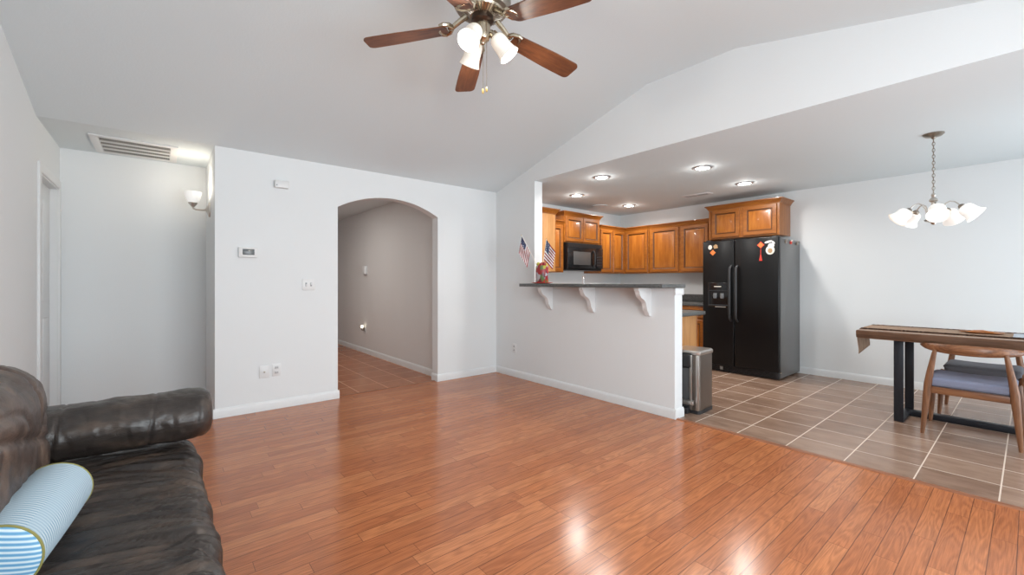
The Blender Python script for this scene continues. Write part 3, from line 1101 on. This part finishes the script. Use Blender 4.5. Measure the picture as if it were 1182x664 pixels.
def runner_fn(u, v):
    x_ = -.235 + .44 * v
    s = u * 2.05
    if s < 1.85:
        y_ = -.915 + s
        return Vector((x_ + .004 * noise.noise(Vector((y_ * 7, v, 0))), y_, .003 + .0012 * noise.noise(Vector((x_ * 9, y_ * 9, 0)))))
    q = (s - 1.85) / .20
    return Vector((x_ + .01 * q, .937 + .008 * sin(q * 5) + .010 * q + .004, .001 - q * (.20 + .04 * (1 - v))))


g = MB()
g.grid(runner_fn, 90, 12)
o = g.build('cloth', M['runner'], rn)
sm = o.modifiers.new('thick', 'SOLIDIFY')
sm.thickness = .003
sm.offset = 1
for v in (0, 1):
    g = MB()
    P_ = []
    for i in range(150):
        y_ = -.915 + 1.84 * i / 149
        P_.append((-.235 + .44 * v + .009 * noise.noise(Vector((y_ * 26, v * 5, 3))), y_, .0065))
    g.tube(P_, [.0055 + .0035 * noise.noise(Vector((i * .9, v * 8, 0))) for i in range(150)], 8)
    g.build('fringe', M['fringe'], rn)

lf = thing('leaf_dish', 'small orange-brown leaf-shaped wooden dish on the table runner', 'dish', (5.29, .25, TZ + .0072))


def leaf(k, z):
    pts = []
    for i in range(28):
        a = 2 * pi * i / 28
        r = (1 + .13 * cos(5 * a)) * k
        pts.append((.085 * r * sin(a), .125 * r * cos(a), z))
    return pts


MB().rings([leaf(.6, 0), leaf(.95, .008), leaf(1.0, .014), leaf(.92, .012), leaf(.6, .006)]).build('dish', M['leafwood'], lf)
MB().tube([(0, -.06, .010), (.02, 0, .018), (0, .05, .016), (-.02, .09, .010)], [.006, .010, .009, .005], 10).build('leaf', M['leafwood'], lf)
tag(MB().prism([(5.08, -.42), (5.08, .06), (5.10, .085), (5.44, .085), (5.46, .06), (5.46, -.42)], TZ + .0075, TZ + .0105, 'z').build('placemat', M['placemat']),
    'pale blue placemat at the right edge of the table', 'placemat')

# ------------------------------------------------------------------ dining chairs


def chair(label, loc, rz, fabric):
    r = thing('dining_chair', label, 'chair', loc, rz, 'dining chairs')

    def sd(p, nn):
        return .02 * max(0, 1 - (p.x / .24) ** 2) * (nn.z > .3) * .3 + .012 * (p.x / .23) ** 2 * (nn.z > .3) * 1.2
    MB().cushion(-.232, .232, -.215, .235, .382, .452, .032, (24, 24, 8), sd).build('seat', fabric, r, ang=180)
    g = MB()
    g.box(-.215, .215, -.218, -.190, .330, .384, .006).box(-.215, .215, .195, .223, .330, .384, .006)
    g.box(-.222, -.196, -.20, .21, .335, .384, .006).box(.196, .222, -.20, .21, .335, .384, .006)
    g.build('seat_frame', M['walnut_x'], r)
    for s in (-1, 1):
        P_ = [(s * .258, -.235, 0), (s * .247, -.228, .14), (s * .235, -.220, .30), (s * .228, -.215, .40), (s * .212, -.212, .52), (s * .192, -.212, .65), (s * .186, -.212, .682)]
        MB().tube(P_, [.0125, .018, .0235, .0245, .021, .015, .013], 16).build('leg', M['walnut'], r)
        P_ = [(s * .262, .245, 0), (s * .254, .238, .14), (s * .244, .228, .30), (s * .240, .222, .40), (s * .238, .218, .41)]
        MB().tube(P_, [.0125, .018, .023, .022, .016], 16).build('leg', M['walnut'], r)
    n = 40
    rs = []
    for i in range(n + 1):
        t_ = -1 + 2 * i / n
        a = t_ * radians(72)
        x_ = .285 * sin(a) / sin(radians(72))
        y_ = -.262 + .20 * (1 - cos(a)) / (1 - cos(radians(72)))
        k = max(.0, 1 - t_ * t_)
        hh = .007 + .034 * k ** .8
        th = .008 + .007 * k
        d = Vector((cos(a) * .285, sin(a) * .2, 0)).normalized()
        nv = Vector((-d.y, d.x, 0))
        c = Vector((x_, y_, .696 + .004 * t_ * t_))
        rs.append([c + nv * th * cos(2 * pi * j / 14) + Vector((0, 0, hh * sin(2 * pi * j / 14))) for j in range(14)])
    MB().rings(rs).build('backrest', M['walnut_x'], r, ang=60)
    return r


chair('walnut dining chair with blue-grey seat on the near side of the table', (4.995, .297, 0), radians(-90), M['seat_blue'])
chair('walnut dining chair with dark grey seat on the far side of the table', (5.82, .275, 0), radians(90), M['seat_grey'])

# ------------------------------------------------------------------ ceiling fan with three lamps
FC = (1.382, 1.934)
fan = thing('ceiling_fan', 'five-blade walnut ceiling fan with three lit lamps', 'ceiling fan', (FC[0], FC[1], 0))
MB().lathe([(.001, ZV - .001), (.075, ZV - .001), (.075, ZV - .02), (.06, ZV - .06), (.03, ZV - .075), (.018, ZV - .078)], None, 30).build('canopy', M['pewter'], fan)
MB().tube([(0, 0, ZV - .07), (0, 0, 2.86)], .013, 14).build('downrod', M['pewter'], fan)
MB().lathe([(.018, 2.90), (.04, 2.885), (.05, 2.86), (.115, 2.845), (.150, 2.815), (.158, 2.775), (.155, 2.745), (.140, 2.725), (.11, 2.718)], None, 40).build('motor_housing', M['pewter'], fan)
MB().lathe([(.118, 2.722), (.112, 2.708), (.072, 2.690), (.06, 2.688)], None, 40).build('vent_ring', M['brass'], fan)
g = MB()
for i in range(36):
    a = 2 * pi * i / 36
    ca, sa = cos(a), sin(a)
    g.tube([(.070 * ca, .070 * sa, 2.688), (.114 * ca, .114 * sa, 2.708)], .0028, 6)
g.build('vent_ribs', M['pewter'], fan)
MB().lathe([(.06, 2.692), (.062, 2.682), (.062, 2.665), (.05, 2.655), (.040, 2.652)], None, 30).build('collar', mat('dark_bronze', (.10, .07, .055), .3, .9), fan)
MB().lathe([(.040, 2.656), (.044, 2.64), (.044, 2.585), (.036, 2.565), (.02, 2.555), (.012, 2.54), (.001, 2.535)], None, 30).build('switch_housing', M['brass'], fan)
ba = bl0 = None
for k in range(5):
    a = radians(137.7 - 72 * k)
    if k == 0:
        g = MB()
        g.tube([(.09, 0, 2.70), (.125, 0, 2.675), (.15, 0, 2.655), (.175, 0, 2.634)], [.017, .015, .014, .013], 10)
        for s in (-1, 1):
            g.tube([(.165, 0, 2.640), (.185, s * .035, 2.634), (.212, s * .048, 2.628), (.235, s * .044, 2.624)], [.011, .013, .012, .008], 8)
            g.tube([(.21, s * .046, 2.626), (.232, s * .025, 2.6215), (.24, 0, 2.6205)], [.008, .010, .010], 8)
        g.ball((.178, 0, 2.634), .018, (1, 1, .5), 12)
        ba = g.build('blade_arm', M['brass'], fan, None, (0, 0, a))
        # outline of the blade in its own plane, drooping outwards
        o_l = []
        for t_ in [0, .02, .04, .06, .08, .2, .4, .6, .8, .9, .93, .945, .96, .97, .98, .985, .99, .995, 1.0]:
            x_ = .195 + t_ * .46
            w_ = .052 + .016 * min(1, t_ * 1.6)
            if t_ > .93:
                w_ -= .028 * (1 - sqrt(max(0, 1 - ((t_ - .93) / .07) ** 2)))
            if t_ < .08:
                w_ -= .022 * (1 - t_ / .08) ** 2
            o_l.append((x_, w_))
        o_l = [(p, -q) for p, q in o_l] + [(p, q) for p, q in o_l[::-1]]
        zf = lambda x_, y_: 2.640 - .1306 * (x_ - .02) - .16 * y_
        g = MB()
        g.rings([[(x_, y_, zf(x_, y_) + .003) for x_, y_ in o_l], [(x_, y_, zf(x_, y_) + .010) for x_, y_ in o_l]])
        bl0 = g.build('fan_blade', M['blade'], fan, None, (0, 0, a))
    else:
        child_copy(ba, (0, 0, a))
        child_copy(bl0, (0, 0, a))


def bell(mb, L, r0, r1, flare=1.0, seg=28, mtx=None):
    pr = []
    for i in range(15):
        t_ = i / 14
        sh_ = min(1.0, t_ / .34)
        r = r0 + (r1 - r0) * (.56 * sqrt(max(0, 1 - (1 - sh_) ** 2)) + .10 * t_ + .34 * max(0, (t_ - .55) / .45) ** 2.0 * flare)
        pr.append((r, L * t_))
    inner = [(r - .003, z) for r, z in pr[::-1]]
    mb.lathe(pr + inner, mtx, seg)
    return mb


sh0 = ne0 = bu0 = None
for k, az in enumerate((205, 85, 325)):
    a = radians(az)
    tilt = radians(142)      # axis tips down and outwards
    ax = Matrix.Rotation(a, 4, 'Z') @ Matrix.Translation((.060, 0, 2.600)) @ Matrix.Rotation(tilt, 4, 'Y')
    g = MB().tube([(.036, 0, 2.612), (.050, 0, 2.614), (.064, 0, 2.598)], [.011, .011, .013], 10)
    g.lathe([(.001, -.008), (.022, -.006), (.025, .012), (.025, .028)], Matrix.Translation((.060, 0, 2.600)) @ Matrix.Rotation(tilt, 4, 'Y'), 20)
    g.build('lamp_holder', M['brass'], fan, None, (0, 0, a))
    s = bell(MB(), .13, .026, .060, mtx=Matrix.Translation((.060, 0, 2.600)) @ Matrix.Rotation(tilt, 4, 'Y') @ Matrix.Translation((0, 0, .016))).build('lamp_shade', M['lampglass'], fan, None, (0, 0, a), ang=60)
    MB().ball(Matrix.Translation((.060, 0, 2.600)) @ Matrix.Rotation(tilt, 4, 'Y') @ Vector((0, 0, .075)), .022, (1, 1, 1.2), 14).build('bulb', M['bulb'], s)
    lp = Matrix.Translation((FC[0], FC[1], 0)) @ ax @ Vector((0, 0, .145))
    lamp('fan_light', lp, 9.5, (1, .92, .81), .03)
for (px, py, ln) in ((.001, -.003, 2.265), (.017, -.016, 2.275)):
    g = MB().tube([(px, py, 2.56), (px, py, ln + .028)], .0013, 6)
    ch = g.build('pull_chain', M['brass'], fan)
    MB().lathe([(.001, 0), (.005, .003), (.0065, .012), (.004, .026), (.002, .03)], Matrix.Translation((px, py, ln)), 12).build('pull_knob', M['gold'], ch)

# ------------------------------------------------------------------ chandelier
CC = (4.985, .513)
cd = thing('chandelier', 'five-light brushed nickel chandelier with white glass bell shades above the dining table', 'chandelier', (CC[0], CC[1], 0))
MB().lathe([(.001, ZK - .001), (.068, ZK - .001), (.068, ZK - .008), (.05, ZK - .024), (.018, ZK - .032), (.008, ZK - .045), (.001, ZK - .046)], None, 28).build('canopy', M['pewter'], cd)
g = MB()
zz = ZK - .045
i = 0
while zz > 1.965:
    c = []
    for k in range(12):
        a = 2 * pi * k / 12
        u, w_ = .0085 * cos(a), .017 * sin(a)
        c.append((u, 0, zz - .013 + w_) if i % 2 == 0 else (0, u, zz - .013 + w_))
    g.tube(c, .0022, 6, closed=True)
    zz -= .0265
    i += 1
g.build('chain', M['pewter'], cd)
MB().tube([(.003, .003, ZK - .04), (.003, .003, 1.95)], .0022, 6).build('cord', M['nickel'], cd)
MB().lathe([(.001, 1.965), (.012, 1.96), (.016, 1.945), (.010, 1.93), (.024, 1.915), (.03, 1.90), (.014, 1.885), (.012, 1.80), (.018, 1.765), (.045, 1.750), (.060, 1.742), (.055, 1.730), (.02, 1.718), (.014, 1.705), (.001, 1.698)],
           None, 26).build('hub', M['nickel'], cd)
HZ = 1.765
arm0 = None
for k, rel in enumerate((-84, -12, 60, 132, 204)):
    # angle measured from camera right towards the back of the room
    a = radians(rel + 5.9 - 90)
    tilt = radians(134)
    top = (.158, 0, 1.835)
    mt = Matrix.Translation(top) @ Matrix.Rotation(tilt, 4, 'Y')
    g = MB().tube([(.025, 0, 1.755), (.042, 0, 1.78), (.054, 0, 1.83), (.072, 0, 1.868), (.098, 0, 1.882), (.125, 0, 1.874), (.146, 0, 1.853), (.158, 0, 1.837)], .0048, 10)
    am = g.build('arm', M['nickel'], cd, None, (0, 0, a))
    MB().lathe([(.001, -.010), (.014, -.008), (.022, .003), (.024, .018), (.021, .025)], mt, 20).build('socket', M['pewter'], am)
    s = bell(MB(), .108, .028, .070, 1.25, mtx=mt @ Matrix.Translation((0, 0, .015))).build('lamp_shade', M['lampglass_c'], cd, None, (0, 0, a), ang=60)
    MB().ball(mt @ Vector((0, 0, .06)), .019, (1, 1, 1.2), 14).build('bulb', M['bulb'], s)

# ------------------------------------------------------------------ wall sconce
sc = thing('wall_sconce', 'nickel wall sconce with a lit white glass shade in the alcove', 'wall lamp', (.378, 5.09, 1.925))
MB().lathe([(.001, 0), (.055, 0), (.052, .012), (.03, .024), (.014, .034), (.001, .036)], Matrix.Rotation(radians(-90), 4, 'Y') @ Matrix.Scale(1.35, 4, (1, 0, 0)), 26).build('wall_plate', M['nickel'], sc)
MB().tube([(-.02, 0, 0), (-.06, 0, -.008), (-.11, 0, -.008), (-.13, 0, .0), (-.135, 0, .02)], [.012, .009, .008, .009, .010], 10).build('arm', M['nickel'], sc)
MB().lathe([(.001, .015), (.014, .016), (.022, .03), (.036, .045), (.038, .056)], Matrix.Translation((-.135, 0, 0)), 22).build('socket', M['nickel'], sc)
pr = [(.032, .050), (.047, .070), (.059, .10), (.067, .135), (.070, .158)]
s = MB().lathe(pr + [(r - .004, z) for r, z in pr[::-1]] + [(.001, .056)], Matrix.Translation((-.135, 0, 0)), 28).build('lamp_shade', M['lampglass_c'], sc, ang=60)
MB().ball((-.135, 0, .10), .024, (1, 1, 1.2), 14).build('bulb', M['bulb'], s)
lamp('sconce_light', (.378 - .135, 5.09, 1.925 + .185), 3.0, (1, .88, .74), .04)

# ------------------------------------------------------------------ downlights, vents, wall plates
cans = [((4.585, 4.107), 'lit recessed ceiling light nearest the dividing wall, farthest back'), ((4.02, 3.214), 'lit recessed ceiling light above the bar, second from the left'),
        ((4.528, 2.253), 'lit recessed ceiling light nearest the living room, largest of the five'), ((5.647, 2.273), 'lit recessed ceiling light in front of the refrigerator'),
        ((5.85, 4.125), 'lit recessed ceiling light at the inner corner of the kitchen')]
proto = None
for (x_, y_), lab in cans:
    if proto is None:
        proto = thing('recessed_light', lab, 'ceiling light', (x_, y_, ZK), 0, 'recessed kitchen lights')
        MB().lathe([(.072, -.001), (.100, -.001), (.100, -.006), (.09, -.012), (.074, -.012), (.070, -.006)], None, 32).build('trim_ring', mat('lamp_ring', (.55, .55, .56), .3, .6), proto)
        MB().lathe([(.073, -.004), (.06, -.010), (.03, -.016), (.001, -.018)], None, 32).build('lens', M['lens'], proto)
        o = proto
    else:
        o = copy_tree(proto)
        o.location = (x_, y_, ZK)
        o['label'] = lab
    area('downlight', (x_, y_, ZK - .025), (0, 0, 0), .12, .12, 12, (1, .97, .93), 'DISK', 165)
    lamp('downlight_glow', (x_, y_, ZK - .055), 1.5, (1, .97, .93), .02)

# return air grille in the alcove ceiling
rg = thing('return_air_grille', 'white return air grille with four dark rows in the alcove ceiling', 'vent', (-.163, 5.20, ZC))
gx, gy = .292, .315
f = MB()
f.box(-gx, gx, -gy, -gy + .055, -.012, 0, .003).box(-gx, gx, gy - .055, gy, -.012, 0, .003).box(-gx, -gx + .055, -gy + .055, gy - .055, -.012, 0, .003).box(gx - .055, gx, -gy + .055, gy - .055, -.012, 0, .003)
f.build('frame', M['plastic'], rg)
MB().box(-gx + .05, gx - .05, -gy + .05, gy - .05, -.002, -.0005).build('backing', M['dark'], rg)
g = MB()
for i in (1, 2, 3):
    yy = -gy + .055 + (2 * gy - .11) * i / 4
    g.box(-gx + .05, gx - .05, yy - .012, yy + .012, -.011, -.002)
g.build('crossbar', M['plastic'], rg)
g = MB()
for i in range(44):
    xx = -gx + .06 + (2 * gx - .12) * i / 43
    g.box(xx - .0016, xx + .0016, -gy + .05, gy - .05, -.009, -.003)
g.build('louver', mat('louver_grey', (.62, .60, .56), .5), rg)

kv = thing('ceiling_vent', 'small white supply vent in the kitchen ceiling', 'vent', (5.882, 3.01, ZK))
MB().box(-.075, .075, -.20, .20, -.008, 0, .003).build('frame', M['plastic'], kv)
g = MB()
for i in range(5):
    g.box(-.045 + i * .02, -.037 + i * .02, -.165, -.01, -.0095, -.006)
    g.box(-.045 + i * .02, -.041 + i * .02, .01, .165, -.0095, -.006)
g.build('louver', M['plastic_grey'], kv)
sd_ = thing('ceiling_speaker', 'round flush grey-white disc in the kitchen ceiling corner', 'ceiling fixture', (5.50, 4.44, ZK))
MB().lathe([(.001, -.006), (.085, -.006), (.10, -.012), (.115, -.010), (.118, -.001)], None, 30).build('ring', M['ceil'], sd_)
MB().lathe([(.001, -.0085), (.082, -.0085), (.083, -.005)], None, 30).build('cover', M['plastic'], sd_)

th = thing('thermostat', 'white thermostat with a grey screen on the arch wall', 'thermostat', (.631, YA - .0005, 1.497))
MB().box(-.076, .076, -.026, 0, -.048, .048, .006).build('body', M['plastic'], th)
MB().box(-.045, .05, -.028, -.024, -.024, .030, .002).build('screen', mat('lcd', (.13, .14, .145), .25), th)
al = thing('door_sensor', 'small white alarm box high on the arch wall above the thermostat', 'alarm sensor', (.909, YA - .0005, 2.166))
MB().box(-.062, .062, -.045, 0, -.036, .036, .008, 3).build('body', M['plastic'], al)
MB().box(-.05, -.04, -.047, -.044, -.02, -.008).build('indicator', M['plastic_grey'], al)
sw = thing('light_switch', 'white double light switch plate left of the arch', 'light switch', (1.156, YA - .0005, 1.197))
MB().box(-.058, .058, -.007, 0, -.058, .058, .003).build('plate', M['plastic'], sw)
for s_ in (-.023, .023):
    MB().box(s_ - .005, s_ + .005, -.019, -.006, -.004 if s_ > 0 else -.016, .016 if s_ > 0 else .004, .002).build('toggle', M['plastic'], sw)
    MB().box(s_ - .008, s_ + .008, -.0082, -.0065, -.018, .018).build('toggle_slot', M['plastic_grey'], sw)
ob = thing('cable_outlet', 'white cable wall plate with a dark socket, left of the power outlet', 'wall outlet', (.765, YA - .0005, .367))
MB().box(-.042, .042, -.007, 0, -.058, .058, .003).build('plate', M['plastic'], ob)
MB().lathe([(.001, 0), (.007, 0), (.007, .012), (.001, .012)], Matrix.Rotation(radians(90), 4, 'X') @ Matrix.Translation((0, 0, .006)), 12).build('socket', M['pewter'], ob)


def outlet(label, loc, rz):
    r = thing('power_outlet', label, 'wall outlet', loc, rz, 'power outlets')
    MB().box(-.037, .037, -.007, 0, -.058, .058, .003).build('plate', M['plastic'], r)
    for z_ in (-.024, .024):
        e = MB().box(-.017, .017, -.0095, -.006, z_ - .014, z_ + .014, .003).build('socket', mat('socket_white', (.62, .62, .62), .4), r)
        MB().box(-.008, -.005, -.0105, -.009, z_ - .006, z_ + .006).box(.005, .008, -.0105, -.009, z_ - .006, z_ + .006).build('slot', M['dark'], e)
    return r


outlet('white power outlet low on the arch wall, right of the cable plate', (.868, YA - .0005, .374), 0)
outlet('white power outlet low on the dividing wall, seen edge on', (XB - .0005, 4.242, .367), radians(-90))
hb = thing('door_chime', 'small white box on the hall wall seen through the arch', 'chime box', (2.7295, 7.25, 1.425), radians(-90))
MB().box(-.06, .06, -.05, 0, -.07, .07, .006).build('body', M['plastic'], hb)
MB().box(-.045, .045, -.053, -.049, -.05, .05, .002).build('front_panel', M['trim'], hb)
hp = outlet('white outlet plate behind the night light on the hall wall', (2.7295, 7.28, .40), radians(-90))
nl = thing('night_light', 'small plug-in night light glowing on the hall wall', 'night light', (2.717, 7.30, .425), radians(-90))
MB().box(-.022, .022, -.045, 0, -.035, .02, .006).build('body', M['pewter'], nl)
MB().ball((0, -.038, .032), .03, (1, .8, .9), 14).build('bulb_cover', mat('night_light_glow', (1, .95, .85), .3, emit=(1, .9, .7), es=3), nl)
